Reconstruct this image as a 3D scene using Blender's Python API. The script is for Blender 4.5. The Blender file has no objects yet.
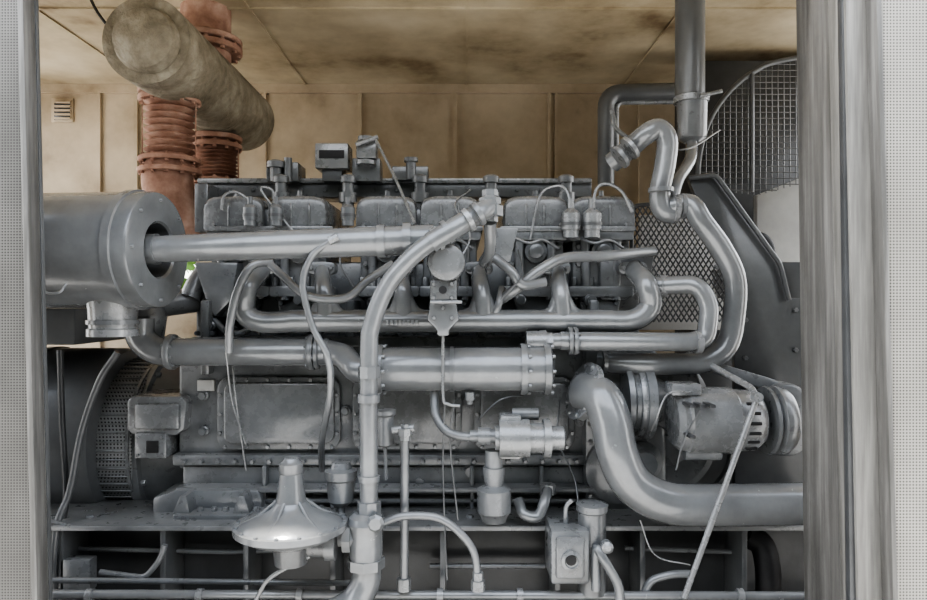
import bpy,bmesh,math,random
from mathutils import Vector,Matrix
random.seed(7)
CY=-2.68; F=670.0; CZ=1.5
# image pixels (u,v) -> metres: projected through the camera, y = chosen depth in metres
def P(u,v,y):
    s=(y-CY)/F
    return Vector(((u-463.5)*s,y,CZ+(300-v)*s))
def K(y): return (y-CY)/F
AX={'X':Vector((1,0,0)),'Y':Vector((0,1,0)),'Z':Vector((0,0,1)),'-X':Vector((-1,0,0)),'-Y':Vector((0,-1,0)),'-Z':Vector((0,0,-1))}
def ax(a): return AX[a] if isinstance(a,str) else Vector(a).normalized()
PAR=None
def group(name):
    global PAR
    e=bpy.data.objects.new(name,None); e.empty_display_size=.1
    bpy.context.collection.objects.link(e); PAR=e
    return e
def add(name,bm,mat,ang=35,parent=True):
    bmesh.ops.recalc_face_normals(bm,faces=bm.faces)
    me=bpy.data.meshes.new(name); bm.to_mesh(me); bm.free()
    for p in me.polygons: p.use_smooth=True
    me.set_sharp_from_angle(angle=math.radians(ang))
    me.materials.append(mat)
    o=bpy.data.objects.new(name,me); bpy.context.collection.objects.link(o)
    if parent and PAR: o.parent=PAR
    return o
# ---------- materials
def nodes(name):
    m=bpy.data.materials.new(name); m.use_nodes=True
    nt=m.node_tree; b=nt.nodes['Principled BSDF']
    return m,nt,b
def ramp(nt,fac,stops):
    r=nt.nodes.new('ShaderNodeValToRGB'); e=r.color_ramp.elements
    while len(e)<len(stops): e.new(.5)
    for i,(p,c) in enumerate(stops):
        e[i].position=p; e[i].color=(*c,1) if len(c)==3 else c
    nt.links.new(fac,r.inputs[0]); return r.outputs[0]
def noise(nt,scale,detail=5,rough=.6,vec=None):
    n=nt.nodes.new('ShaderNodeTexNoise'); n.inputs['Scale'].default_value=scale
    n.inputs['Detail'].default_value=detail; n.inputs['Roughness'].default_value=rough
    if vec is None:
        t=nt.nodes.new('ShaderNodeTexCoord'); vec=t.outputs['Object']
    nt.links.new(vec,n.inputs['Vector']); return n.outputs['Fac']
def surf(name,stops,scale=6,rough=(.3,.5),metal=0,bump=.1,bscale=60,coat=0,dust=None,spec=.5,bdist=.004,stretch=None,g=1):
    m,nt,b=nodes(name)
    stops=[(p,tuple(x*g for x in c)) for p,c in stops]
    vec=None
    if stretch:
        t=nt.nodes.new('ShaderNodeTexCoord'); mpg=nt.nodes.new('ShaderNodeMapping'); mpg.inputs['Scale'].default_value=stretch
        nt.links.new(t.outputs['Object'],mpg.inputs[0]); vec=mpg.outputs[0]
    f=noise(nt,scale,vec=vec); col=ramp(nt,f,stops)
    if dust:
        g_=nt.nodes.new('ShaderNodeNewGeometry'); s=nt.nodes.new('ShaderNodeSeparateXYZ')
        nt.links.new(g_.outputs['Normal'],s.inputs[0])
        mp=nt.nodes.new('ShaderNodeMapRange'); mp.inputs['From Min'].default_value=.45; mp.inputs['From Max'].default_value=1
        mp.inputs['To Max'].default_value=dust[1]; nt.links.new(s.outputs['Z'],mp.inputs['Value'])
        mul=nt.nodes.new('ShaderNodeMath'); mul.operation='MULTIPLY'; nt.links.new(mp.outputs[0],mul.inputs[0]); nt.links.new(noise(nt,9),mul.inputs[1])
        mx=nt.nodes.new('ShaderNodeMix'); mx.data_type='RGBA'
        nt.links.new(mul.outputs[0],mx.inputs[0]); nt.links.new(col,mx.inputs[6]); mx.inputs[7].default_value=(*dust[0],1)
        col=mx.outputs[2]
    nt.links.new(col,b.inputs['Base Color'])
    f2=noise(nt,scale*3.1)
    mr=nt.nodes.new('ShaderNodeMapRange'); mr.inputs['To Min'].default_value=rough[0]; mr.inputs['To Max'].default_value=rough[1]
    nt.links.new(f2,mr.inputs['Value']); nt.links.new(mr.outputs[0],b.inputs['Roughness'])
    b.inputs['Metallic'].default_value=metal; b.inputs['Coat Weight'].default_value=coat
    b.inputs['Coat Roughness'].default_value=.12
    b.inputs['Specular IOR Level'].default_value=spec
    if bump:
        bn=nt.nodes.new('ShaderNodeBump'); bn.inputs['Strength'].default_value=bump; bn.inputs['Distance'].default_value=bdist
        nt.links.new(noise(nt,bscale),bn.inputs['Height']); nt.links.new(bn.outputs[0],b.inputs['Normal'])
    return m
DU=((.34,.33,.30),.55)
G=.86
M_eng=surf('engine_grey_paint',[(.3,(.14,.146,.152)),(.5,(.195,.203,.21)),(.72,(.25,.26,.268))],7,(.18,.42),.1,.3,40,.5,DU,g=G)
M_pipe=surf('pipe_grey_gloss',[(.3,(.185,.192,.198)),(.7,(.27,.28,.288))],6,(.14,.33),.2,.22,40,.55,DU,g=G)
M_silv=surf('silver_grey_paint',[(.3,(.23,.237,.242)),(.7,(.33,.338,.345))],8,(.18,.38),.25,.15,60,.4,DU,g=G)
M_cov=surf('cover_grey_paint',[(.3,(.165,.171,.176)),(.7,(.245,.253,.26))],8,(.16,.38),.1,.3,40,.5,((.4,.38,.34),.55),g=G)
M_dark=surf('dark_grey_paint',[(.3,(.04,.042,.044)),(.7,(.075,.078,.082))],4,(.3,.5),.1,.15,50,.2,((.2,.19,.17),.3))
M_mid=surf('shroud_grey_paint',[(.3,(.085,.089,.092)),(.7,(.135,.14,.144))],4,(.22,.45),.1,.15,50,.3)
M_blk=surf('black_rubber',[(.3,(.01,.01,.011)),(.7,(.025,.025,.027))],10,(.5,.7),0,.1)
M_rust=surf('rusty_steel',[(.25,(.22,.115,.08)),(.5,(.40,.245,.185)),(.75,(.58,.43,.35))],9,(.65,.9),0,.4,50,0,None,.25)
M_ins=surf('exhaust_insulation',[(.25,(.14,.12,.088)),(.5,(.29,.255,.195)),(.75,(.47,.43,.35))],8,(.5,.8),0,1.0,9,0,None,.3,.035)
M_wall=surf('tan_steel_wall',[(.25,(.27,.205,.135)),(.42,(.46,.375,.27)),(.6,(.57,.48,.36)),(.8,(.66,.57,.44))],2.3,(.4,.65),0,.1,20)
M_ceil=surf('stained_ceiling',[(.3,(.18,.125,.072)),(.42,(.40,.33,.225)),(.58,(.55,.475,.345)),(.8,(.68,.61,.48))],1.7,(.3,.6),0,.25,12)
M_floor=surf('floor_steel',[(.3,(.03,.03,.03)),(.7,(.08,.075,.07))],5,(.6,.9))
M_post=surf('worn_post_metal',[(.3,(.13,.127,.12)),(.5,(.2,.197,.188)),(.7,(.29,.285,.27))],6,(.3,.55),.3,.15,80,stretch=(8,8,.4))
M_jamb=surf('jamb_metal',[(.3,(.09,.089,.085)),(.5,(.135,.133,.128)),(.75,(.24,.237,.23))],6,(.3,.55),.3,.15,80,stretch=(8,8,.35))
M_gnd=surf('gravel_ground',[(.3,(.40,.385,.36)),(.7,(.6,.58,.55))],8,(.8,1),0,.6,30)
M_leaf=surf('shrub_leaf',[(.3,(.05,.12,.02)),(.7,(.2,.36,.06))],8,(.5,.8))
M_screen=surf('dark_screen_leaf',[(.3,(.02,.03,.015)),(.7,(.07,.09,.045))],3,(.7,.95),0,1,6,bdist=.1)  # dark green for the added light-blocking screen behind the camera
M_white=surf('pale_sheet',[(.3,(.30,.30,.295)),(.7,(.42,.42,.41))],4,(.4,.6))
def perf(name,c0,c1,pitch,hole=(.12,.11,.1),th=.42):
    m,nt,b=nodes(name)
    t=nt.nodes.new('ShaderNodeTexCoord'); s=nt.nodes.new('ShaderNodeSeparateXYZ'); nt.links.new(t.outputs['Object'],s.inputs[0])
    def M(op,a,bv=None):
        n=nt.nodes.new('ShaderNodeMath'); n.operation=op
        for i,q in enumerate((a,bv)):
            if q is None: continue
            if isinstance(q,(int,float)): n.inputs[i].default_value=q
            else: nt.links.new(q,n.inputs[i])
        return n.outputs[0]
    k=2*math.pi/pitch
    hx=M('ADD',s.outputs['X'],s.outputs['Y'])
    a=M('SINE',M('MULTIPLY',M('ADD',hx,s.outputs['Z']),k*.7)); c=M('SINE',M('MULTIPLY',M('SUBTRACT',hx,s.outputs['Z']),k*.7))
    g=M('GREATER_THAN',M('MULTIPLY',a,c),th)
    cl=ramp(nt,noise(nt,3),[(.3,c0),(.7,c1)])
    mx=nt.nodes.new('ShaderNodeMix'); mx.data_type='RGBA'; nt.links.new(g,mx.inputs[0]); nt.links.new(cl,mx.inputs[6]); mx.inputs[7].default_value=(*hole,1)
    nt.links.new(mx.outputs[2],b.inputs['Base Color']); b.inputs['Roughness'].default_value=.45; b.inputs['Metallic'].default_value=.2
    return m
M_perf=perf('perforated_sheet',(.27,.26,.24),(.38,.37,.345),.011,(.10,.095,.088),.35)
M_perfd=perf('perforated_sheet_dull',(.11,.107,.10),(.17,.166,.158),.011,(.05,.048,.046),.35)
M_grille=perf('grille_sheet',(.2,.205,.21),(.3,.305,.31),.02,(.03,.03,.03))
# ---------- mesh helpers
def frame(d):
    d=d.normalized(); a=Vector((0,0,1)) if abs(d.z)<.9 else Vector((0,1,0))
    x=d.cross(a).normalized(); return x,d.cross(x).normalized()
def catmull(p,n=7):
    if len(p)<3: return p
    q=[p[0]*2-p[1]]+p+[p[-1]*2-p[-2]]; out=[]
    for i in range(1,len(q)-2):
        for j in range(n):
            t=j/n; a,b,c,d=q[i-1],q[i],q[i+1],q[i+2]
            out.append(.5*((2*b)+(c-a)*t+(2*a-5*b+4*c-d)*t*t+(3*b-a-3*c+d)*t**3))
    out.append(p[-1]); return out
def fillet(p,R,n=7):
    out=[p[0]]
    for i in range(1,len(p)-1):
        a,b,c=p[i-1],p[i],p[i+1]
        r=min(R,(b-a).length*.48,(c-b).length*.48)
        s=b+(a-b).normalized()*r; e=b+(c-b).normalized()*r
        for j in range(n+1):
            t=j/n; out.append(s*(1-t)**2+b*2*t*(1-t)+e*t*t)
    out.append(p[-1]); return out
def sweep(bm,pts,rs,seg=16,caps=True):
    n=len(pts); rings=[]
    d=(pts[1]-pts[0]).normalized(); x,_=frame(d)
    for i in range(n):
        d2=(pts[min(i+1,n-1)]-pts[max(i-1,0)]).normalized()
        x=(x-d2*x.dot(d2)).normalized(); y=d2.cross(x)
        r=rs[i] if isinstance(rs,list) else rs
        rings.append([bm.verts.new(pts[i]+(x*math.cos(2*math.pi*k/seg)+y*math.sin(2*math.pi*k/seg))*r) for k in range(seg)])
    for i in range(n-1):
        for k in range(seg):
            bm.faces.new((rings[i][k],rings[i][(k+1)%seg],rings[i+1][(k+1)%seg],rings[i+1][k]))
    if caps: bm.faces.new(rings[0]); bm.faces.new(rings[-1])
def T(name,pts,r,mat=None,bend=None,seg=14,taper=None):
    mat=mat or M_pipe
    p=[P(*q) for q in pts]; ym=sum(q[2] for q in pts)/len(pts)
    if len(p)>2: p=fillet(p,bend*K(ym)) if bend else catmull(p)
    R=r*K(ym)
    if taper: R=[(r+(taper-r)*i/(len(p)-1))*K(ym) for i in range(len(p))]
    bm=bmesh.new(); sweep(bm,p,R,seg); return add(name,bm,mat)
def lathe_bm(bm,o,a,prof,seg=36):
    a=ax(a); x,y=frame(a); prev=None
    for t,r in prof:
        c=o+a*t
        if r<=1e-6: ring=[bm.verts.new(c)]
        else: ring=[bm.verts.new(c+(x*math.cos(2*math.pi*k/seg)+y*math.sin(2*math.pi*k/seg))*r) for k in range(seg)]
        if prev:
            if len(prev)==1 and len(ring)>1:
                for k in range(seg): bm.faces.new((prev[0],ring[k],ring[(k+1)%seg]))
            elif len(ring)==1 and len(prev)>1:
                for k in range(seg): bm.faces.new((prev[k],prev[(k+1)%seg],ring[0]))
            elif len(ring)>1:
                for k in range(seg): bm.faces.new((prev[k],prev[(k+1)%seg],ring[(k+1)%seg],ring[k]))
        prev=ring
def L(name,c,a,prof,mat=None,seg=36,ang=30):
    k=K(c[2]); pr=[(t*k,r*k) for t,r in prof]
    if pr[0][1]>0: pr=[(pr[0][0],0)]+pr
    if pr[-1][1]>0: pr=pr+[(pr[-1][0],0)]
    bm=bmesh.new(); lathe_bm(bm,P(*c),a,pr,seg); return add(name,bm,mat or M_eng,ang)
def hexes(bm,cs,a,r,h):
    for c in cs: lathe_bm(bm,c,a,[(0,0),(0,r),(h*.8,r),(h,r*.8),(h,0)],6)
def bolts(name,pts,a='-Y',r=2.2,mat=None,h=None):
    bm=bmesh.new(); k=K(pts[0][2])
    hexes(bm,[P(*q) for q in pts],a,r*k,(h or r)*k); return add(name,bm,mat or M_eng)
def circ(c,a,R,n,ph=0):
    a=ax(a); x,y=frame(a); k=K(c[2]); o=P(*c)
    return [o+(x*math.cos(2*math.pi*i/n+ph)+y*math.sin(2*math.pi*i/n+ph))*R*k for i in range(n)]
def flange(name,c,a,R,th=4,n=8,mat=None,br=2.2):
    k=K(c[2]); a=ax(a); bm=bmesh.new(); o=P(*c)
    h=th*k/2; R_=R*k
    lathe_bm(bm,o,a,[(-h,0),(-h,R_*.97),(-h*.7,R_),(h*.7,R_),(h,R_*.97),(h,0)],28)
    if n:
        for q in circ(c,a,R-br*1.5,n,.3):
            hexes(bm,[q-a*(h+br*k)],a,br*k,th*k+2*br*k)
    return add(name,bm,mat or M_eng)
def bevel(bm,w,seg=2):
    if w>0: bmesh.ops.bevel(bm,geom=[e for e in bm.edges if len(e.link_faces)==2 and e.calc_face_angle(0)>.5],offset=w,segments=seg,profile=.5,affect='EDGES',clamp_overlap=True)
def plate(name,poly,y0,y1,mat=None,bev=1.0,seg=2):
    bm=bmesh.new(); vs=[bm.verts.new(P(u,v,y0)) for u,v in poly]
    f=bm.faces.new(vs); r=bmesh.ops.extrude_face_region(bm,geom=[f])
    for e in r['geom']:
        if isinstance(e,bmesh.types.BMVert): e.co.y+=(y1-y0)
    bmesh.ops.recalc_face_normals(bm,faces=bm.faces)
    bevel(bm,bev*K(y0),seg); return add(name,bm,mat or M_eng)
def B(name,u0,v0,u1,v1,y0,y1,mat=None,bev=1.0,seg=2):
    return plate(name,[(u0,v0),(u1,v0),(u1,v1),(u0,v1)],y0,y1,mat,bev,seg)
def rrect(u0,v0,u1,v1,r,n=5):
    o=[]
    for cx,cy,a0 in((u1-r,v0+r,-90),(u1-r,v1-r,0),(u0+r,v1-r,90),(u0+r,v0+r,180)):
        for i in range(n+1):
            a=math.radians(a0+90*i/n); o.append((cx+r*math.cos(a),cy+r*math.sin(a)))
    return o
def wbox(name,x0,x1,y0,y1,z0,z1,mat,bev=0,parent=True,lean=0):
    bm=bmesh.new(); bmesh.ops.create_cube(bm,size=1)
    for v in bm.verts:
        v.co=Vector((x0+(v.co.x+.5)*(x1-x0),y0+(v.co.y+.5)*(y1-y0),z0+(v.co.z+.5)*(z1-z0)))
        v.co.x+=lean*(CZ-v.co.z)
    bevel(bm,bev); return add(name,bm,mat,30,parent)
# ================= ROOM
PAR=None
YB=2.0; XL=-3.1; XR=2.45; YF=-.85
wbox('floor',XL,XR,YF,YB+.05,-.06,0,M_floor)
wbox('ceiling',XL,XR,YF,YB+.05,3.0,3.06,M_ceil)
def boxbm(bm,x0,x1,y0,y1,z0,z1):
    r=bmesh.ops.create_cube(bm,size=1)
    for v in r['verts']: v.co=Vector((x0+(v.co.x+.5)*(x1-x0),y0+(v.co.y+.5)*(y1-y0),z0+(v.co.z+.5)*(z1-z0)))
a=P(174,260,YB); b=P(196,292,YB)
bm=bmesh.new()
boxbm(bm,XL,a.x,YB,YB+.05,0,3); boxbm(bm,b.x,XR,YB,YB+.05,0,3)
boxbm(bm,a.x,b.x,YB,YB+.05,a.z,3); boxbm(bm,a.x,b.x,YB,YB+.05,0,b.z)
for u in(100,137,265,360,455,549,556,640,730):
    q=P(u,0,YB); boxbm(bm,q.x-.012,q.x+.012,YB-.02,YB,0,3)
boxbm(bm,XL,XR,YB-.03,YB,2.94,3)
add('wall_back',bm,M_wall)
bm=bmesh.new()
boxbm(bm,XL-.05,XL,YF,-.2,0,3); boxbm(bm,XL-.05,XL,1.9,YB,0,3); boxbm(bm,XL-.05,XL,-.2,1.9,2.85,3); boxbm(bm,XL-.05,XL,-.2,1.9,0,.7)
add('wall_left',bm,M_wall)
bm=bmesh.new()
boxbm(bm,XR,XR+.05,YF,-.2,0,3); boxbm(bm,XR,XR+.05,1.9,YB,0,3); boxbm(bm,XR,XR+.05,-.2,1.9,2.85,3); boxbm(bm,XR,XR+.05,-.2,1.9,0,.7)
add('wall_right',bm,M_wall)
bm=bmesh.new()
for x in(-2.2,-1.1,0.02,1.12,2.1): boxbm(bm,x-.006,x+.006,YF,YB-.03,2.992,3.0)
boxbm(bm,XL,XR,.75,.765,2.99,3.0)
add('trim_1',bm,M_ceil)
group('wall_vent')
for i in range(5): B('slat_%d'%i,54,101+i*4,70,103+i*4,YB-.03,YB-.002,M_wall,.3)
B('backing',54,101,70,120,YB-.014,YB-.010,M_mid,.2)
B('rim',51,98,73,122,YB-.012,YB-.002,M_wall,.5)
def XP(u,y): return P(u,0,y).x
LL=.024; LR=.014
group('door_frame')
wbox('jamb_left',XP(4,-.86),XP(42,-.80),-.86,-.80,-.05,3.2,M_post,.003,lean=LL)
wbox('jamb_left_seal',XP(41,-.79),XP(45,-.79),-.80,-.785,-.05,3.2,M_mid,.002,lean=LL)
wbox('jamb_right',XP(848,-1.0),XP(848,-1.0)+.2,-1.0,-.76,-.05,3.2,M_jamb,.002,lean=LR)
wbox('jamb_right_seal',XP(803,-.77),XP(803,-.77)+.02,-.80,-.765,-.05,3.2,M_mid,.002,lean=LR)
wbox('jamb_right_bead',XP(828,-.9)-.004,XP(828,-.9)+.006,-.91,-.895,-.05,3.2,M_mid,.001,lean=LR)
wbox('jamb_right_trim',XP(846,-1.02),XP(852,-1.02),-1.02,-1.0,-.05,3.2,M_dark,.001,lean=LR)
wbox('jamb_right_outer',XP(852,-1.03),XP(884,-1.03),-1.03,-.95,-.05,3.2,M_post,.003,lean=LR*1.5)
wbox('lintel',-3,3,-.93,-.8,3.02,3.25,M_post)
bolts('rivets_outer',[(880+v*.012,v,-1.03) for v in range(30,600,80)],'-Y',1.8,M_dark)
bolts('rivets_left',[(32+v*.02,v,-.86) for v in range(60,600,75)],'-Y',1.6,M_mid)
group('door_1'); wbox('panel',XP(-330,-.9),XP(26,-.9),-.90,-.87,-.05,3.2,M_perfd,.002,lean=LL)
wbox('edge_strip',XP(24,-.91),XP(30,-.91),-.91,-.862,-.05,3.2,M_jamb,.002,lean=LL)
group('door_2'); wbox('panel',XP(888,-1.06),XP(1250,-1.06),-1.06,-1.03,-.05,3.2,M_perf,.002,lean=LR*2)
wbox('edge_strip',XP(885,-1.075),XP(890,-1.075),-1.075,-1.03,-.05,3.2,M_jamb,.002,lean=LR*2)
PAR=None
wbox('ground',-14,14,-16,14,-.12,-.07,M_gnd)
def leaves(name,n,cx,sx,y0,y1,z1,s0,s1,mat):
    bm=bmesh.new()
    for i in range(n):
        c=Vector((random.uniform(cx-sx,cx+sx),random.uniform(y0,y1),random.uniform(-.07,z1)))
        r=bmesh.ops.create_grid(bm,x_segments=1,y_segments=1,size=random.uniform(s0,s1))
        m=Matrix.Translation(c)@Matrix.Rotation(random.uniform(0,6),4,Vector((random.random(),random.random(),random.random()+.01)).normalized())
        bmesh.ops.transform(bm,matrix=m,verts=r['verts'])
    add(name,bm,mat)
leaves('shrub',900,-2.3,1.2,2.9,3.9,2.3,.04,.09,M_leaf)
leaves('added_dark_screen',3800,0,9,-8.4,-7.2,4.7,.2,.45,M_screen)  # added out of view: gives gloss a dark band, cuts frontal sky light
# ================= EXHAUST
group('exhaust_pipe')
T('insulated_run',[(146,40,.15),(146+317*(1-2.83/3.2),40+260*(1-2.83/3.2),.52),(463-317*2.83/3.7,300-260*2.83/3.7,1.02),(463-317*2.83/4.1,300-260*2.83/4.1,1.42)],36,M_ins,None,36)
L('end_dome',(146,40,.13),'-Y',[(-8,32),(0,33),(8,30),(13,21),(16,8),(16.5,0)],M_ins)
L('insulation_band',(161,54,.3),'Y',[(-3,33),(-3,37.5),(3,37.5),(3,33)],M_ins)
L('insulation_band_rear',(212,97,.95),'Y',[(-3,33),(-3,37),(3,37),(3,33)],M_ins)
L('roof_riser',(206,85,.78),'Z',[(0,24),(130,24)],M_rust)
flange('riser_flange',(208,50,.78),'Z',33,6,12,M_rust,2.5)
flange('riser_flange_upper',(208,42,.78),'Z',33,5,0,M_rust)
def bellows(name,u,v0,v1,y,r):
    group(name)
    n=8; pr=[]; h=v1-v0
    for i in range(n*6+1):
        t=i/(n*6); pr.append((-h*t,r+r*.16*math.cos(t*n*2*math.pi)))
    L('convolutions',(u,v0,y),'Z',pr,M_rust,36,80)
    flange('flange_top',(u,v0-3,y),'Z',r*1.4,5,12,M_rust,2)
    flange('flange_top_upper',(u,v0-11,y),'Z',r*1.4,5,0,M_rust,2)
    L('neck_top',(u,v0-36,y),'Z',[(0,r*.9),(-30,r*.9)],M_rust)
    flange('flange_bottom',(u,v1+3,y),'Z',r*1.4,5,12,M_rust,2)
    bm=bmesh.new()
    for q in circ((u,v0-3,y),'Z',r*1.32,3,.9):
        k=K(y); sweep(bm,[q,q-Vector((0,0,(h+6)*k))],.7*k,6)
    add('tie_rods',bm,M_rust)
bellows('exhaust_bellows',170,104,158,.47,21)
T('lower_elbow',[(170,158,.47),(168,185,.47),(178,212,.5),(215,240,.55)],24,M_rust,None,24)
flange('elbow_flange',(170,172,.47),'Z',30,5,12,M_rust,2)
bellows('exhaust_bellows',216,150,180,1.04,18)
T('lower_pipe',[(216,180,1.04),(216,240,1.04)],18,M_rust)
# ================= ENGINE
group('gas_engine')
B('block_upper',195,262,640,345,.16,.95,M_eng,4)
B('crankcase',178,340,600,470,.04,1.05,M_eng,4)
B('crankcase_rail',172,455,620,466,.0,1.05,M_eng,2)
plate('sump_wall',[(182,466),(600,466),(600,505),(560,520),(210,520),(182,500)],.02,1.0,M_eng,3)
B('sump_rail',176,488,600,493,-.05,1.0,M_eng,1)
B('sump_rail_lower',182,499,600,503,-.02,1.0,M_eng,1)
bolts('rail_bolts',[(185+i*17,461,.0) for i in range(25)],'-Y',2.6,h=5)
bolts('rail_bolts_lower',[(200+i*19,510,.02) for i in range(20)],'-Y',2.4,h=4)
for i,u in enumerate((262,330,400,470,540)): B('sump_rib_%d'%i,u,466,u+4,520,-.02,.2,M_eng,1)
for i,(u0,u1) in enumerate(((217,340),(352,462),(474,575))):
    plate('crankcase_door_rim_%d'%i,rrect(u0,377,u1,450,12),.015,.06,M_eng,1.5)
    plate('crankcase_door_%d'%i,rrect(u0+6,383,u1-6,444,9),-.005,.03,M_cov,2.5)
    w=u1-u0
    pts=[(u0+8+t*(w-16)/5,380,.015) for t in range(6)]+[(u0+8+t*(w-16)/5,447,.015) for t in range(6)]+[(u0+3,395+t*19,.015) for t in range(3)]+[(u1-3,395+t*19,.015) for t in range(3)]
    bolts('crankcase_door_bolts_%d'%i,pts,'-Y',2.2,M_silv)
B('nameplate',197,380,214,391,.02,.05,M_white,.4)
for i,u in enumerate((200,345,478,590)): B('block_rib_%d'%i,u,300,u+9,375,-.01,.2,M_eng,2)
plate('block_ledge',[(190,337),(610,337),(610,347),(190,347)],-.02,.3,M_eng,2)
bolts('ledge_bolts',[(198+i*15.5,333,.02) for i in range(26)],'-Y',2.6,h=5)
plate('front_bracket',[(193,262),(238,262),(232,300),(214,318),(205,300)],.02,.3,M_eng,3)
plate('rear_bracket',[(600,255),(655,255),(650,285),(625,300),(600,300)],.05,.35,M_eng,3)
for i,u in enumerate((236,298,386,448,536,600)):
    plate('bank_port_%d'%i,[(u-22,296),(u+22,296),(u+18,318),(u-18,318)],.08,.3,M_eng,3)
    bolts('bank_port_bolts_%d'%i,[(u-16,303,.08),(u+16,303,.08),(u,312,.08)],'-Y',3,M_eng,5)
    T('cast_web_%d'%i,[(u-24,318,.05),(u-12,330,.03),(u,334,.02),(u+12,330,.03),(u+24,318,.05)],3.5,M_eng)
    L('cast_boss_%d'%i,(u+8,356,.04),'-Y',[(-10,7),(3,7),(4,4.5),(7,4.5)],M_eng,20)
pairs=((207,268,330),(357,418,480),(503,567,633))
for i,(a0,a1,a2) in enumerate(pairs):
    for j,(u0,u1) in enumerate(((a0,a1),(a1+2,a2))):
        B('cylinder_head_%d%d'%(i,j),u0+3,236,u1-3,300,.09,.7,M_eng,4)
        plate('head_deck_%d%d'%(i,j),rrect(u0-1,229,u1+1,240,3),.03,.72,M_eng,1.5)
        plate('head_foot_%d%d'%(i,j),rrect(u0-1,286,u1+1,297,3),.04,.72,M_eng,1.5)
        bolts('head_studs_%d%d'%(i,j),[(u0+5,286,.07),(u0+22,286,.07),(u1-22,286,.07),(u1-5,286,.07)],'Z',3.2,M_eng,9)
        bolts('head_nuts_%d%d'%(i,j),[(u0+6,229,.06),((u0+u1)/2,229,.06),(u1-6,229,.06)],'Z',3.4,M_silv,6)
        bolts('head_face_bolts_%d%d'%(i,j),[(u0+9,247,.09),(u1-9,247,.09),(u0+9,264,.09),(u1-9,264,.09)],'-Y',3,M_silv,4)
        cx=(u0+u1)/2
        L('port_boss_%d%d'%(i,j),(cx,252,.09),'-Y',[(0,12),(9,11),(9,7),(15,7),(16,5)],M_eng,24)
        T('pushrod_tube_a_%d%d'%(i,j),[(cx-16,240,.06),(cx-15,300,.06)],4.5,M_eng)
        T('pushrod_tube_b_%d%d'%(i,j),[(cx+16,240,.06),(cx+15,300,.06)],4.5,M_eng)
        T('lube_line_%d%d'%(i,j),[(cx-20,238,.0),(cx-6,243,-.03),(cx+8,240,-.02),(cx+22,248,.02)],1.6,M_pipe)
        # boxy cast cover with rounded shoulders
        bm=bmesh.new(); secs=[]
        prof=[(u0,230),(u0+.3,210),(u0+1.5,204),(u0+4.5,200),(u0+9,198),(u0+16,197),(u1-16,197),(u1-9,198),(u1-4.5,200),(u1-1.5,204),(u1-.3,210),(u1,230)]
        for yy,f in((.042,.82),(.045,.9),(.058,.97),(.08,1),(.57,1),(.6,.93)):
            s=[]
            for (u,v) in prof:
                q=P(u,v,.1); cc=P(cx,230,.1)
                s.append(bm.verts.new(Vector((cc.x+(q.x-cc.x)*(.5+.5*f),yy,cc.z+(q.z-cc.z)*f))))
            secs.append(s)
        for s0,s1 in zip(secs,secs[1:]):
            for k in range(len(prof)): bm.faces.new((s0[k],s0[(k+1)%len(prof)],s1[(k+1)%len(prof)],s1[k]))
        bm.faces.new(secs[0]); bm.faces.new(secs[-1])
        add('valve_cover_%d%d'%(i,j),bm,M_cov,40)
        bolts('valve_cover_bolts_%d%d'%(i,j),[(u0+7,225,.045),(u1-7,225,.045)],'-Y',2.4,M_silv,4)
        T('valve_cover_rib_a_%d%d'%(i,j),[(cx-9,226,.040),(cx-9,206,.042),(cx-8,201,.07)],1.3,M_cov,None,8)
        T('valve_cover_rib_b_%d%d'%(i,j),[(cx+9,226,.040),(cx+9,206,.042),(cx+8,201,.07)],1.3,M_cov,None,8)
        L('valve_cover_stud_%d%d'%(i,j),(cx,200,.2),'Z',[(0,4),(4,4),(4,2.5),(9,2.5)],M_eng,12)
    B('valve_cover_link_%d'%i,a1-6,209,a1+8,228,.07,.5,M_cov,2)
    plate('valve_cover_lip_%d'%i,rrect(a0-3,226,a2+3,231,2),.02,.6,M_cov,.8)
B('top_rail',197,181,592,197,.42,.6,M_eng,1.5)
B('top_rail_lip',197,178,592,183,.40,.6,M_silv,.8)
bolts('top_rail_bolts',[(205+i*24,190,.42) for i in range(16)],'-Y',2.3)
B('rail_end_plate',194,183,208,232,.3,.6,M_eng,1.5)
for i,u in enumerate((281,348,420,491,566)):
    L('rail_stud_%d'%i,(u,197,.3),'Z',[(-28,6),(-6,6),(-6,9),(4,9),(4,6),(14,6),(14,8),(20,8),(22,5)],M_eng,20)
for i,(u,v) in enumerate(((250,226),(276,226),(348,226),(571,238),(592,238))):
    s=1.0 if i<3 else 1.35
    L('ignition_coil_%d'%i,(u,v,-.02),'Z',[(0,6*s),(6*s,6*s),(6*s,7*s),(18*s,7*s),(20*s,5*s),(22*s,2.5*s),(29*s,2.5*s)],M_silv if i>2 else M_eng,20)
    L('coil_band_%d'%i,(u,v-9*s,-.02),'Z',[(0,7.6*s),(3,7.6*s)],M_mid,20)
T('arched_line_a',[(222,210,.0),(224,196,.0),(235,192,.0),(248,200,.0),(250,210,.0)],1.5,M_silv)
T('arched_line_b',[(592,205,-.02),(597,188,.0),(608,184,.0),(622,192,.0),(632,212,.02)],1.6,M_silv)
T('arched_line_c',[(571,205,-.02),(566,190,.0),(556,186,.0),(540,196,.02),(530,240,.02)],1.3,M_silv)
T('arched_line_d',[(276,205,0),(272,190,0),(262,192,0),(300,240,0)],1.2,M_silv)
ym=-.12
T('manifold_log',[(300,321,ym),(262,322,ym),(245,312,ym),(247,287,ym),(262,268,0)],11,M_pipe,None,20)
T('manifold_log_main',[(290,321,ym),(612,321,ym)],11.5,M_pipe,None,20)
T('manifold_log_end',[(600,321,ym),(633,320,ym),(650,306,ym),(646,284,ym),(634,270,0)],11,M_pipe,None,20)
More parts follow.
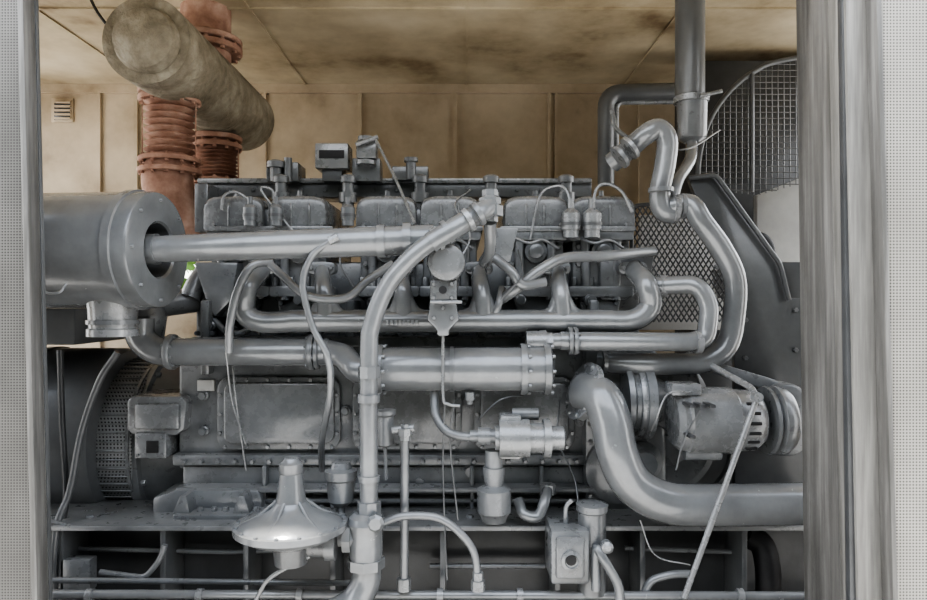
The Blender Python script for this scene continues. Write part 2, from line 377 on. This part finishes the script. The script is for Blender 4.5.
for i,u in enumerate((325,403,482,561)):
    T('manifold_branch_%d'%i,[(u+2,320,ym),(u,296,ym),(u-2,282,ym+.04),(u-3,268,.03)],10,M_pipe,None,18,8)
    T('manifold_fillet_a_%d'%i,[(u-22,318,ym),(u-9,312,ym),(u-2,296,ym)],7,M_pipe,None,14)
    T('manifold_fillet_b_%d'%i,[(u+24,318,ym),(u+11,312,ym),(u+2,296,ym)],7,M_pipe,None,14)
for i in range(8): B('cast_number_%d'%i,386+i*4.2,320,388.5+i*4.2,325,ym-.052,ym-.02,M_silv,.3)
for i,u in enumerate((262,322,400,480,558,634)):
    plate('manifold_flange_%d'%i,rrect(u-15,262,u+13,274,5),-.02,.05,M_eng,1)
    bolts('manifold_flange_bolts_%d'%i,[(u-11,268,-.02),(u+9,268,-.02)],'-Y',2.4,M_silv,3)
L('flywheel_housing',(168,436,.45),'X',[(0,84),(3,86),(10,86),(12,82),(20,80),(34,76),(50,74),(60,60)],M_eng,56)
bm=bmesh.new(); hexes(bm,circ((167,436,.45),'X',78,20),(-1,0,0),3*K(.4),4*K(.4)); add('housing_bolts',bm,M_eng)
bm=bmesh.new(); hexes(bm,circ((179,436,.45),'X',82,20),(1,0,0),3*K(.4),4*K(.4)); add('housing_bolts_front',bm,M_silv)
plate('housing_foot',[(152,498),(176,490),(258,490),(262,500),(262,522),(152,524)],-.06,.5,M_eng,3)
B('foot_pad',172,515,262,524,-.15,.3,M_eng,2)
plate('foot_gusset',[(172,515),(180,496),(186,496),(190,515)],-.13,-.0,M_eng,1)
plate('foot_gusset_b',[(232,515),(238,496),(244,496),(250,515)],-.13,-.0,M_eng,1)
bolts('foot_bolts',[(200,514,-.1),(214,514,-.1),(226,514,-.1),(256,514,-.1)],'Z',3.5,M_silv,7)
plate('magneto_box',[(126,400),(132,396),(181,396),(187,402),(184,430),(176,436),(133,436),(126,430)],-.02,.25,M_cov,3)
B('magneto_cap',133,404,179,430,-.035,.0,M_cov,3)
B('inspection_box',134,433,166,459,-.03,.2,M_cov,2)
B('inspection_recess',146,441,158,453,-.034,.0,M_blk,.5)
bolts('inspection_bolts',[(138,437,-.03),(162,437,-.03),(138,455,-.03),(162,455,-.03)],'-Y',1.6,M_silv)
plate('timing_cover',[(585,345),(640,335),(665,360),(668,500),(640,515),(585,515)],-.02,.9,M_eng,5)
L('timing_round',(618,470,-.03),'-Y',[(0,34),(4,33),(6,28),(6,14),(12,12)],M_eng)
bolts('timing_bolts',[(590,370+i*18,-.02) for i in range(8)],'-Y',2.5,M_silv,3)
bolts('timing_bolts_b',[(606+i*14,350-i*2,-.02) for i in range(4)],'-Y',2.5,M_silv,3)
for i,(u,v,r) in enumerate(((212,326,5),(228,330,4),(300,300,6),(380,292,6),(455,345,7),(520,300,6),(590,300,6),(205,395,5),(205,430,5),(346,410,5),(468,400,6),(580,420,6),(470,470,7),(350,475,6),(420,480,6))):
    L('block_plug_%d'%i,(u,v,.04),'-Y',[(-20,r),(4,r),(5,r*.7),(9,r*.7)],M_eng,16)
T('dipstick',[(232,352,-.05),(236,400,-.05),(246,470,.0)],1.0,M_silv)
ws=[[(226,352,-.2),(232,400,-.15),(246,445,-.1)],[(455,400,-.28),(450,440,-.28),(458,520,-.28)],[(445,400,-.28),(443,470,-.28),(447,580,-.3)],
[(690,392,-.3),(668,394,-.35),(656,420,-.35),(648,440,-.2)],[(700,410,-.36),(684,440,-.36),(676,470,-.36)],[(518,250,-.1),(522,275,-.2),(500,300,-.2)],
[(640,520,-.3),(655,555,-.3),(690,565,-.25)],[(560,400,-.1),(558,440,-.15),(575,480,-.2),(580,530,-.3)],[(350,240,-.05),(340,262,-.1),(355,290,-.1)],[(470,190,.1),(455,205,0),(470,235,-.1),(460,260,-.15)],
[(525,395,-.2),(500,400,-.25),(478,420,-.25)],[(660,150,0),(690,148,0),(720,130,.3)]]
for i,w in enumerate(ws): T('ignition_wire_%d'%i,w,.9,M_mid if i%3 else M_silv,None,8)
# ================= small linkage on top
group('throttle_linkage')
B('actuator_box',315,143,348,168,.3,.42,M_silv,1)
B('actuator_slot',319,150,344,158,.295,.31,M_blk,.3)
B('actuator_foot',322,168,342,181,.33,.45,M_mid,1)
L('pivot',(366,165,.3),'Z',[(0,10),(4,10),(4,5),(24,5),(24,8),(28,8)],M_silv,18)
B('clevis',356,140,376,158,.27,.36,M_silv,1.5)
B('clevis_base',352,158,380,181,.32,.42,M_eng,1)
T('lever_top',[(356,145,.25),(378,137,.25)],2.5,M_silv)
T('long_rod',[(376,140,.22),(396,180,.1),(415,224,-.05)],1.5,M_silv)
B('bracket_mid',392,166,428,180,.35,.45,M_eng,1)
L('post_mid',(411,180,.35),'Z',[(0,5),(18,5),(18,7),(22,7)],M_eng,14)
B('bracket_left',266,162,298,181,.35,.5,M_eng,1)
L('post_left',(276,182,.33),'Z',[(0,6),(14,6),(14,9),(20,9),(22,4)],M_eng,14)
L('post_left_b',(288,182,.33),'Z',[(0,4),(24,4)],M_eng,14)
# ================= AIR FILTER
group('air_filter')
fa=Vector((1,-.09,0)).normalized(); fc=(160,250,-.36)
L('canister',fc,fa,[(-215,56),(-211,58),(-172,58),(-170,59.5),(-166,59.5),(-164,58),(-26,58),(-25,60),(-17,60),(-16,58),(-4,58),(-1,57),(0,54),(0,29),(-2,27),(-34,27),(-34,0)],M_pipe,72)
bm=bmesh.new(); k=K(-.36)
lathe_bm(bm,P(*fc)-fa*33*k,fa,[(0,0),(0,26.5*k),(2*k,26.5*k),(2*k,0)],40); add('inlet_recess',bm,M_blk)
bm=bmesh.new(); hexes(bm,circ(fc,fa,50,8),fa,1.6*k,2.5*k); add('end_cap_bolts',bm,M_eng)
L('outlet_boot',(113,336,-.36),'Z',[(0,20),(0,24),(7,24),(8,22),(26,23),(40,25)],M_silv)
L('outlet_strap',(113,322,-.36),'Z',[(-2,24.5),(2,24.5)],M_eng)
T('handle',[(40,288,-.6),(48,293,-.62),(60,292,-.62),(66,284,-.6)],1.3,M_silv)
group('air_intake_pipe')
L('pipe',(132,250,-.38),(1,0,.035),[(0,12),(10,12),(12,13.5),(246,15),(246,17),(254,17),(254,15),(272,15),(272,18),(280,18),(280,15),(302,15)],M_pipe,32)
L('inlet_collar',(146,249.5,-.38),(1,0,.035),[(0,13),(0,15.5),(12,15.5),(12,14)],M_eng)
T('elbow_to_carburetor',[(425,241,-.38),(440,246,-.34),(446,262,-.26),(446,285,-.15)],14,M_pipe)
# ================= GAS PIPE (riser)
group('gas_supply_pipe')
T('riser',[(369,520,-.45),(369,360,-.45),(372,325,-.45),(388,285,-.45),(415,254,-.45),(445,233,-.43),(478,215,-.4)],9.2,M_pipe,None,20)
T('hose_end',[(430,243,-.44),(455,228,-.43),(478,214,-.4),(492,206,-.36)],10.5,M_pipe,None,20)
for i,(u,v) in enumerate(((437,239),(447,232),(468,220),(478,214))):
    L('hose_clamp_%d'%i,(u,v,-.425),(1,.12,.6),[(-2.5,12.5),(2.5,12.5)],M_eng if i%2 else M_silv,24)
L('union',(490,222,-.36),'Z',[(0,8),(6,8),(6,13),(16,13),(18,11),(24,11),(26,8),(32,8),(33,0)],M_pipe,6)
T('down_leg',[(490,222,-.36),(490,250,-.28),(484,262,-.15)],6,M_pipe)
for i,(v,r,h) in enumerate(((372,11,12),(398,11.5,8),(508,12,14),(478,11,6))):
    L('coupling_%d'%i,(369,v,-.45),'Z',[(-h/2,r),(h/2,r)],M_pipe,24 if i%2 else 8)
L('tee_body',(366,536,-.45),'Z',[(-28,13),(-22,17),(-8,17),(8,17),(14,19),(20,17),(24,12)],M_pipe,24)
L('tee_branch',(366,536,-.45),'-X',[(0,13),(14,13),(14,17),(22,17),(22,11),(27,11)],M_pipe,8)
T('lower_leg',[(366,555,-.45),(366,580,-.45),(352,604,-.47),(325,618,-.5)],15,M_pipe,None,20)
L('tee_cap',(376,522,-.49),'-Y',[(0,9),(5,9),(8,6)],M_pipe,8)
L('lower_hex',(366,562,-.45),'Z',[(-5,19),(5,19)],M_pipe,8)
# ================= REGULATOR
group('gas_pressure_regulator')
L('diaphragm_case',(291,525,-.5),'Z',[(-22,10),(-18,26),(-9,46),(-3,50),(-3,56),(3,56),(3,51),(6,48),(12,32),(18,20),(24,15),(52,11),(54,12),(62,12),(64,9),(67,7)],M_pipe,56)
bm=bmesh.new(); k=K(-.5); hexes(bm,circ((291,525,-.5),'Z',53,16),(0,0,1),2*k,5*k); add('case_bolts',bm,M_pipe)
for i in range(6):
    a=i*math.pi/3+.3; c=P(291,525,-.5)
    bm=bmesh.new(); d=Vector((math.cos(a),math.sin(a),0))
    sweep(bm,[c+d*48*k+Vector((0,0,4*k)),c+d*30*k+Vector((0,0,12*k)),c+d*14*k+Vector((0,0,25*k))],1.8*k,8); add('case_rib_%d'%i,bm,M_pipe)
L('body',(291,549,-.5),'Z',[(-14,16),(6,18),(12,12)],M_eng)
L('outlet',(300,546,-.48),'X',[(0,11),(26,11),(26,14),(36,14)],M_eng,20)
T('vent_line',[(310,556,-.5),(290,566,-.5),(268,580,-.5),(255,602,-.5)],2.2,M_silv)
group('fuel_strainer')
L('bowl',(341,500,-.38),'Z',[(-6,6),(0,13),(20,14),(22,16),(30,16),(32,11),(38,9),(40,0)],M_eng,28)
T('feed',[(341,505,-.38),(341,540,-.4)],4)
# ================= OIL COOLER
group('oil_cooler')
L('shell',(358,369,-.2),'X',[(0,8),(6,17),(18,19),(18,25),(26,25),(26,22),(30,22),(162,22),(162,26),(168,26),(168,23),(185,23),(185,26),(191,26),(194,21),(196,0)],M_pipe,40)
bm=bmesh.new(); k=K(-.2)
for u in(380,523,546): 
    hexes(bm,circ((u,369,-.2),'X',24,10),(-1,0,0),1.8*k,3*k); hexes(bm,circ((u+4,369,-.2),'X',24,10),(1,0,0),1.8*k,3*k)
add('shell_bolts',bm,M_silv)
L('shell_strap',(450,369,-.2),'X',[(0,22.6),(4,22.6)],M_eng)
L('drain_plug',(470,392,-.25),'-Z',[(0,5),(8,5),(8,3),(12,3)],M_eng,8)
group('coolant_pipe')
T('run',[(140,318,-.1),(139,338,-.1),(156,352,-.1),(330,352,-.12)],14,M_pipe,22,22)
L('elbow_swell',(146,330,-.02),'Z',[(-16,16),(0,18),(14,20),(22,16)],M_eng)
flange('flange_a',(172,352,-.1),'X',18,6,8)
flange('flange_b',(312,352,-.12),'X',18,6,8)
flange('flange_c',(318,352,-.12),'X',17,4,0)
T('to_cooler',[(325,352,-.12),(342,356,-.15),(356,369,-.2),(366,369,-.2)],13,M_pipe)
T('upper_branch',[(146,315,-.02),(160,305,.05),(195,300,.15)],13,M_eng)
T('upper_branch_b',[(190,298,.1),(196,285,.12),(205,272,.15)],10,M_eng)
# ================= GOVERNOR
group('governor')
L('round_head',(446,262,-.40),'-Y',[(-20,19),(0,19),(2,18),(3,14),(5,14),(6,9)],M_cov)
B('body',430,280,457,302,-.38,-.1,M_cov,2)
bolts('body_bolts',[(434,284,-.38),(452,284,-.38),(434,298,-.38),(452,298,-.38)],'-Y',2.2,M_silv,4)
plate('pedestal',[(430,302),(456,302),(459,320),(449,330),(449,336),(437,336),(437,330),(427,320)],-.36,-.1,M_pipe,2)
bolts('pedestal_bolts',[(434,318,-.36),(452,318,-.36),(443,308,-.36)],'-Y',2,M_silv,3)
L('knob',(443,290,-.38),'-Y',[(0,4),(8,4)],M_blk,12)
T('stem',[(443,334,-.3),(443,395,-.3),(448,404,-.3),(460,406,-.3)],1.6,M_silv)
T('arm',[(430,302,-.39),(462,302,-.39)],1.8,M_silv)
plate('bracket',[(488,228),(518,228),(510,262),(488,262)],-.15,-.13,M_eng,.5)
# ================= starter / valve assembly
group('starter_motor')
L('body',(495,438,-.3),'X',[(0,7),(0,12),(4,12),(4,19),(34,19),(34,15),(48,15),(48,19),(55,19),(55,12),(68,12),(70,8)],M_silv,28)
L('body_neck',(470,436,-.3),'X',[(0,6),(8,6),(8,9),(20,9),(20,7),(26,7)],M_eng,16)
L('down_pipe',(494,455,-.28),'-Z',[(-5,9),(12,9),(12,11),(18,11),(30,9),(34,17),(56,17),(60,14),(66,12)],M_eng,24)
B('flange_block',500,416,522,460,-.32,-.2,M_silv,3)
L('solenoid',(520,414,-.26),'X',[(-8,6),(18,6),(19,4)],M_eng,16)
T('conduit',[(434,392,-.2),(436,415,-.25),(448,432,-.28),(470,437,-.3),(485,433,-.3)],4.5,M_eng)
group('secondary_filter')
L('can',(385,446,-.3),'Z',[(0,6),(2,9),(30,9),(32,11),(36,11),(37,4)],M_eng,20)
T('drop',[(385,446,-.3),(386,480,-.32)],2)
group('lubrication_pipe')
T('vertical',[(405,430,-.35),(404,590,-.35)],4.5)
L('top_fitting',(405,440,-.35),'Z',[(0,6),(5,6),(5,8),(12,8),(12,5),(16,5)],M_silv,8)
T('top_cross',[(392,430,-.35),(414,428,-.35)],4,M_silv)
T('arch',[(384,522,-.42),(405,516,-.42),(438,518,-.42),(462,535,-.42),(475,556,-.42),(478,590,-.42)],4,M_pipe)
L('arch_end',(478,584,-.42),'Z',[(-6,7),(4,7),(4,5.5),(12,5.5)],M_silv,8)
L('vert_end',(404,584,-.35),'Z',[(-6,7),(6,7)],M_silv,8)
# ================= RIGHT PIPES
group('radiator_hose')
T('upper_swan',[(612,163,.05),(628,150,.0),(645,135,-.05),(658,129,-.05),(667,140,-.05),(665,165,-.05),(660,192,-.05),(663,210,-.05),(676,214,-.05)],10.5,M_pipe,None,20)
T('lower_curve',[(672,207,-.05),(690,205,-.08),(702,222,-.1),(722,250,-.1),(735,280,-.1),(734,315,-.1),(727,345,-.1),(706,361,-.1),(680,364,-.1),(640,364,-.1),(598,361,-.05)],11,M_pipe,None,20)
for i,(u,v,a) in enumerate(((620,157,(1,0,.8)),(630,148,(1,0,.8)),(661,190,'Z'),(676,209,'X'),(682,206,'X'),(727,262,(.5,0,-1)),(690,364,'X'),(604,362,'X'))):
    L('clamp_%d'%i,(u,v,-.07),a,[(-2,12.5),(2,12.5)],M_silv if i%2 else M_eng,24)
group('water_return_pipe')
T('run',[(655,286,-.1),(698,284,-.15),(710,305,-.17),(706,338,-.18),(690,342,-.18),(560,341,-.18)],9.5,M_pipe,20,18)
L('flange_left',(532,342,-.18),'X',[(-6,6),(-6,11),(14,12),(14,10),(20,10)],M_silv,12)
L('body_left',(545,341,-.18),'X',[(0,8),(28,8)],M_pipe)
flange('flange_mid',(575,341,-.18),'X',14,4,6)
flange('flange_mid_b',(570,341,-.18),'X',14,4,0)
L('clamp',(698,342,-.18),'X',[(-3,11.5),(3,11.5)],M_silv)
L('clamp_b',(662,286,-.1),'X',[(-3,11.5),(3,11.5)],M_silv)
T('bend_from_head',[(500,300,-.1),(515,290,-.15),(540,270,-.15),(565,258,-.12),(605,256,-.08),(654,251,.0)],5.5,M_pipe)
T('stub',[(495,258,-.15),(512,272,-.18),(522,285,-.18),(545,282,-.15)],5,M_pipe)
group('vertical_stack_pipe')
L('pipe',(690,96,.2),'Z',[(0,14.5),(260,14.5)],M_mid,28)
L('sleeve',(692,139,.2),'Z',[(-4,8),(0,13),(3,14),(38,15),(38,17),(42,17)],M_eng,28)
L('clamp',(691,100,.2),'Z',[(-3,17),(3,17)],M_silv,24)
T('clamp_bolt',[(700,96,.12),(722,91,.12)],2,M_silv)
T('tail',[(692,140,.2),(690,160,.1),(678,180,0),(672,200,-.04)],6)
group('overhead_pipe')
T('run',[(606,185,.7),(606,93,.7),(700,91,.7)],8.5,M_mid,16)
T('inner_run',[(616,165,.72),(616,102,.72),(690,101,.72)],3,M_silv,8)
T('short_hose',[(612,110,.5),(616,128,.5),(632,140,.5),(640,142,.5)],2.2,M_silv)
# ================= BIG RETURN PIPE & TURBO
group('exhaust_outlet_pipe')
T('pipe',[(584,392,-.16),(601,398,-.24),(611,422,-.28),(617,452,-.3),(633,484,-.3),(665,502,-.3),(710,505,-.3),(830,503,-.3)],20.5,M_pipe,None,28)
fx=(-.9,-.25,.35)
L('inlet_flange',(583,391,-.17),fx,[(-5,22),(-5,30),(2,30),(2,0)],M_silv,32)
bm=bmesh.new(); hexes(bm,circ((583,391,-.17),fx,26,10),fx,2*K(-.2),4*K(-.2)); add('inlet_bolts',bm,M_silv)
L('inlet_stub',(583,391,-.17),fx,[(0,18),(5,18),(9,15)],M_pipe,28)
group('water_pump')
L('housing',(622,400,-.05),'X',[(0,26),(0,36),(5,37),(8,32),(16,32),(18,38),(26,38),(28,26),(40,20)],M_eng,40)
L('v_band',(634,400,-.05),'X',[(0,35),(2,36),(5,36),(7,35)],M_silv,40)
L('volute',(672,398,.0),'-Y',[(-30,36),(0,36),(6,30),(8,14),(16,12)],M_eng,36)
group('crankshaft_pulley')
L('disc',(668,445,.05),'-Y',[(-10,44),(0,46),(3,46),(4,40),(2,36),(2,20),(8,18),(12,12)],M_eng,48)
L('hub',(640,460,.0),'-Y',[(0,20),(8,20),(12,14),(20,12)],M_eng,24)
L('damper',(684,450,.1),'-Y',[(-10,50),(0,52),(2,52),(3,46),(0,44)],M_mid,48)
# ================= ALTERNATOR
group('alternator')
L('stator',(672,420,-.22),'X',[(0,14),(0,24),(5,30),(10,31),(12,33),(58,33),(60,31),(78,30),(86,25),(90,12)],M_cov,40)
for i in range(6):
    a=-.9+i*.32; k=K(-.22); c=P(672,420,-.22)
    bm=bmesh.new(); o=c+Vector((65*k,-math.cos(a)*30.5*k,math.sin(a)*30.5*k)); sweep(bm,[o,o+Vector((11*k,0,0))],1.6*k,8); add('vent_slot_%d'%i,bm,M_blk)
for i,(u,v) in enumerate(((690,405),(700,405),(710,405),(690,436))):
    B('casting_rib_%d'%i,u,v,u+6,v+3,-.385,-.3,M_dark,.5)
L('mount_ear',(684,453,-.25),'X',[(0,7),(36,7)],M_eng,16)
B('terminal_box',672,384,702,396,-.3,-.2,M_cov,2)
L('pulley',(764,420,-.2),'X',[(0,8),(0,33),(3,34),(6,30),(9,34),(12,34),(18,33),(22,30),(23,0)],M_eng,40)
L('shaft',(756,420,-.2),'X',[(0,8),(14,8)],M_eng)
group('belt_guard')
plate('cover',rrect(768,384,808,457,17),-.14,.1,M_eng,4)
plate('guard_arm',[(716,362),(770,378),(800,390),(796,400),(765,390),(712,372)],-.1,0.0,M_eng,2)
# ================= STRUT ROD
group('support_rod')
T('rod',[(757,398,-.42),(684,598,-.5)],3.0,M_silv)
T('rod_arm',[(757,398,-.42),(752,388,-.36),(712,366,-.2)],3.2,M_silv,6)
L('eye',(757,397,-.44),'-Y',[(-4,5),(4,5)],M_silv,16)
# ================= SHROUD & MESH
group('radiator_shroud')
plate('side_sheet',[(688,178),(716,174),(779,262),(788,298),(835,298),(835,520),(735,520),(735,300),(728,268)],.12,.15,M_mid,.5)
plate('top_sheet',[(779,262),(788,298),(840,298),(840,262)],.12,.9,M_mid,.5)
T('edge_tube',[(688,178,.1),(716,175,.1),(780,264,.1),(789,300,.1)],2.5,M_mid,6)
plate('pale_side_panel',[(757,195),(850,158),(850,262),(757,262)],.95,1.0,M_white,1)
B('pale_mesh_backing',640,215,735,330,1.0,1.05,M_white,1)
bolts('sheet_bolts',[(745+i*0,320+i*38,.12) for i in range(4)]+[(795,310,.12),(795,350,.12)],'-Y',2.6,M_eng,3)
def mesh_guard(name,poly,y,nu,slope,r,mat):
    bm=bmesh.new()
    us=[p[0] for p in poly]; vs=[p[1] for p in poly]
    u0,u1,v0,v1=min(us),max(us),min(vs),max(vs)
    def clip(a,b):
        ts=[]
        n=len(poly)
        for i in range(n):
            p,q=poly[i],poly[(i+1)%n]
            dx,dy=b[0]-a[0],b[1]-a[1]; ex,ey=q[0]-p[0],q[1]-p[1]
            de=dx*ey-dy*ex
            if abs(de)<1e-9: continue
            t=((p[0]-a[0])*ey-(p[1]-a[1])*ex)/de; s=((p[0]-a[0])*dy-(p[1]-a[1])*dx)/de
            if 0<=s<=1: ts.append(t)
        ts.sort(); return [(ts[i],ts[i+1]) for i in range(0,len(ts)-1,2)]
    H=v1-v0
    for sg in slope:
        if sg is None:
            lines=[((u0-10,v0+j*nu+.3),(u1+10,v0+j*nu+.31)) for j in range(int(H/nu)+1)]
        else:
            d=H*sg; lines=[]; st=nu
            x=u0-abs(d)
            while x<u1+abs(d):
                lines.append(((x,v0-.1),(x+d,v1+.1))); x+=st
        for a,b in lines:
            for t0,t1 in clip(a,b):
                p=P(a[0]+(b[0]-a[0])*t0,a[1]+(b[1]-a[1])*t0,y); q=P(a[0]+(b[0]-a[0])*t1,a[1]+(b[1]-a[1])*t1,y)
                if (q-p).length>.002: sweep(bm,[p,q],r*K(y),4)
    add(name,bm,mat)
group('fan_guard')
mesh_guard('diamond_mesh',[(632,208),(655,202),(700,215),(735,262),(735,322),(632,322)],.3,5.5,(.62,-.62),.8,M_mid)
T('mesh_frame',[(632,322,.3),(632,206,.3),(690,200,.3),(735,262,.3),(735,322,.3)],2,M_mid,6)
group('cooling_fan_cage')
poly=[(700,190),(700,160),(706,132),(718,108),(735,87),(755,72),(780,62),(850,52),(850,170),(760,195)]
mesh_guard('wire_mesh',poly,.8,6,(0.0001,None),.55,M_mid)
T('hoop',[(698,190,.8),(699,160,.8),(706,130,.8),(718,106,.8),(735,86,.8),(755,71,.8),(780,61,.8),(850,50,.8)],2.6,M_mid)
T('cage_upright',[(752,192,.79),(752,74,.79)],2,M_mid)
group('radiator')
B('core',690,60,850,560,1.3,1.6,M_dark,2)
T('coolant_elbow',[(748,238,.5),(762,240,.5),(768,250,.5),(768,265,.5)],7,M_blk)
# ================= GENERATOR
group('generator')
L('stator',(132,432,.35),'X',[(-370,60),(-360,84),(-6,84),(0,82),(2,74),(2,0)],M_mid,56)
L('stator_band',(50,432,.35),'X',[(0,85.5),(8,85.5)],M_mid,56)
L('vent_guard',(132,434,.38),'X',[(0,73),(2,75),(34,75),(36,74)],M_grille,56,30)
L('guard_hoop_a',(133,434,.38),'X',[(0,76.5),(3,76.5)],M_cov,56)
L('guard_hoop_b',(163,434,.38),'X',[(0,76.5),(3,76.5)],M_cov,56)
bm=bmesh.new(); k=K(.38); c=P(132,434,.38)
for i in range(60):
    a=2*math.pi*i/60; d=Vector((0,math.cos(a),math.sin(a)))
    sweep(bm,[c+d*76*k+Vector((3*k,0,0)),c+d*76*k+Vector((32*k,0,0))],.8*k,5)
add('guard_bars',bm,M_eng)
plate('generator_foot',[(48,505),(128,505),(135,528),(40,528)],.05,.6,M_dark,2)
group('terminal_cabinet')
B('cabinet',-30,308,75,345,-.05,.5,M_mid,2)
group('power_cable')
T('cable_a',[(118,352,-.1),(100,380,-.1),(82,430,-.12),(70,490,-.15),(56,530,-.2),(52,604,-.2)],3.5,M_mid)
T('cable_b',[(60,350,-.1),(62,420,-.1),(66,500,-.12),(58,540,-.15),(60,604,-.15)],3,M_dark)
T('cable_c',[(48,520,-.2),(80,528,-.2),(100,522,-.15),(150,528,-.1)],2.5,M_eng)
# ================= SKID
group('skid_base')
x0=P(30,0,-.2).x; x1=P(830,0,-.2).x
zt=P(0,524,-.2).z
wbox('flange_top',x0-.4,x1+.1,-.22,.1,zt-.02,zt,M_eng,.003)
wbox('web',x0-.4,x1+.1,-.03,0,.08,zt-.02,M_dark,.002)
wbox('flange_bottom',x0-.4,x1+.1,-.22,.1,.06,.1,M_mid,.003)
wbox('rear_beam',x0-.4,x1+.1,1.0,1.15,.06,zt,M_dark,.003)
for i,u in enumerate((58,160,243,330,440,555,640,742)):
    x=P(u,0,-.2).x; wbox('stiffener_%d'%i,x,x+.02,-.2,-.03,.1,zt-.02,M_mid,.002)
bolts('flange_bolts',[(90+i*95,521,-.12) for i in range(8)],'Z',4,M_silv,6)
for i,u in enumerate((100,600)): wbox('floor_runner_%d'%i,P(u,0,0).x,P(u,0,0).x+.15,-.2,1.1,0,.06,M_dark,.003)
group('conduit_run')
T('lower_conduit',[(44,594,-.32),(810,596,-.32)],4.5,M_pipe)
T('upper_conduit',[(44,580,-.26),(350,583,-.26)],3,M_eng)
T('upper_conduit_b',[(100,572,-.24),(145,578,-.24),(160,560,-.24),(165,545,-.24)],3,M_eng,8)
T('upper_conduit_c',[(60,548,-.1),(230,552,-.1),(340,548,-.1)],2.4,M_eng,8)
T('upper_conduit_d',[(430,566,-.1),(545,566,-.1)],2.6,M_eng)
T('upper_conduit_e',[(625,548,-.1),(735,552,-.1)],2.4,M_eng)
for i,u in enumerate((90,200,300,440,520,620,740)):
    L('clip_%d'%i,(u,595,-.32),'X',[(-3,6.5),(3,6.5)],M_silv,16)
B('junction_bracket',60,560,90,592,-.2,-.15,M_eng,1)
group('oil_level_controller')
B('box',551,531,590,585,-.38,-.2,M_eng,3)
B('box_face',556,538,585,580,-.395,-.36,M_cov,3)
L('sight_glass',(571,560,-.395),'-Y',[(0,10),(4,10),(5,7),(3,6),(3,0)],M_silv,24)
L('glass',(571,560,-.405),'-Y',[(0,5.5),(1,5.5)],M_blk,20)
L('column',(592,592,-.3),'Z',[(0,14),(80,14),(82,16),(88,16),(90,10)],M_eng,24)
T('valve_stem',[(566,531,-.3),(566,508,-.3),(572,500,-.3)],2.4,M_silv)
T('bent_pipe',[(596,590,-.36),(596,550,-.36),(604,560,-.38),(618,585,-.38),(620,604,-.38)],5,M_pipe)
T('side_pipe',[(640,604,-.3),(650,580,-.3),(672,574,-.3),(690,574,-.3)],4,M_pipe,8)
L('side_tap',(606,545,-.36),'-Y',[(0,6),(8,6),(10,3)],M_silv,10)
T('drain_hose',[(748,536,-.1),(762,545,-.12),(768,570,-.15),(768,604,-.15)],12,M_blk)
group('drain_pipe')
T('u_bend',[(518,500,-.2),(524,514,-.24),(538,516,-.24),(545,500,-.22),(548,488,-.15)],5.5,M_pipe)
L('u_fitting',(548,488,-.15),'Z',[(-6,8),(4,8)],M_silv,6)
# ================= HOSES / WIRES
group('coolant_hose')
T('hose_a',[(272,262,-.15),(252,266,-.2),(238,290,-.22),(230,325,-.22),(229,352,-.2)],4.2,M_pipe)
T('hose_b',[(268,262,-.15),(285,278,-.2),(308,296,-.24),(345,298,-.22),(368,280,-.18),(392,264,-.1)],4.2,M_pipe)
T('hose_c',[(332,240,-.42),(312,256,-.42),(303,285,-.42),(312,325,-.42),(328,358,-.42),(330,395,-.38),(322,440,-.3),(322,470,-.2)],3.4,M_pipe)
L('hose_c_end',(332,240,-.43),(1,0,.5),[(-3,4.5),(7,4.5)],M_silv,8)
T('hose_d',[(502,288,-.1),(498,306,-.14),(488,330,-.1)],4,M_pipe)
group('ceiling_cable')
T('cable',[(84,-20,.6),(95,8,.5),(112,30,.4),(130,40,.35)],1.5,M_blk)
# ================= LIGHT / WORLD / CAMERA
w=bpy.data.worlds.new('World'); bpy.context.scene.world=w; w.use_nodes=True; nt=w.node_tree
bg=nt.nodes['Background']; tc=nt.nodes.new('ShaderNodeTexCoord'); sp=nt.nodes.new('ShaderNodeSeparateXYZ')
nt.links.new(tc.outputs['Generated'],sp.inputs[0])
c=ramp(nt,sp.outputs['Z'],[(0,(.98,.97,.94)),(.25,(.96,.97,.98)),(1,(.7,.79,.95))])
nt.links.new(c,bg.inputs['Color']); bg.inputs['Strength'].default_value=2.2
sd=bpy.data.lights.new('sun','SUN'); sd.energy=6; sd.angle=math.radians(1.5); sd.color=(1,.97,.92)
so=bpy.data.objects.new('sun',sd); bpy.context.collection.objects.link(so)
d=Vector((.2,.19,-1.4)); so.rotation_euler=d.to_track_quat('-Z','Y').to_euler(); so.location=(0,-4,6)
cd=bpy.data.cameras.new('camera'); cd.sensor_width=36; cd.lens=F/927*36
co=bpy.data.objects.new('camera',cd); bpy.context.collection.objects.link(co)
co.location=(0,CY,CZ); co.rotation_euler=(math.radians(90),0,0)
bpy.context.scene.camera=co
bpy.context.scene.view_settings.view_transform='AgX'
bpy.context.scene.view_settings.look='AgX - High Contrast'
bpy.context.scene.view_settings.exposure=.82
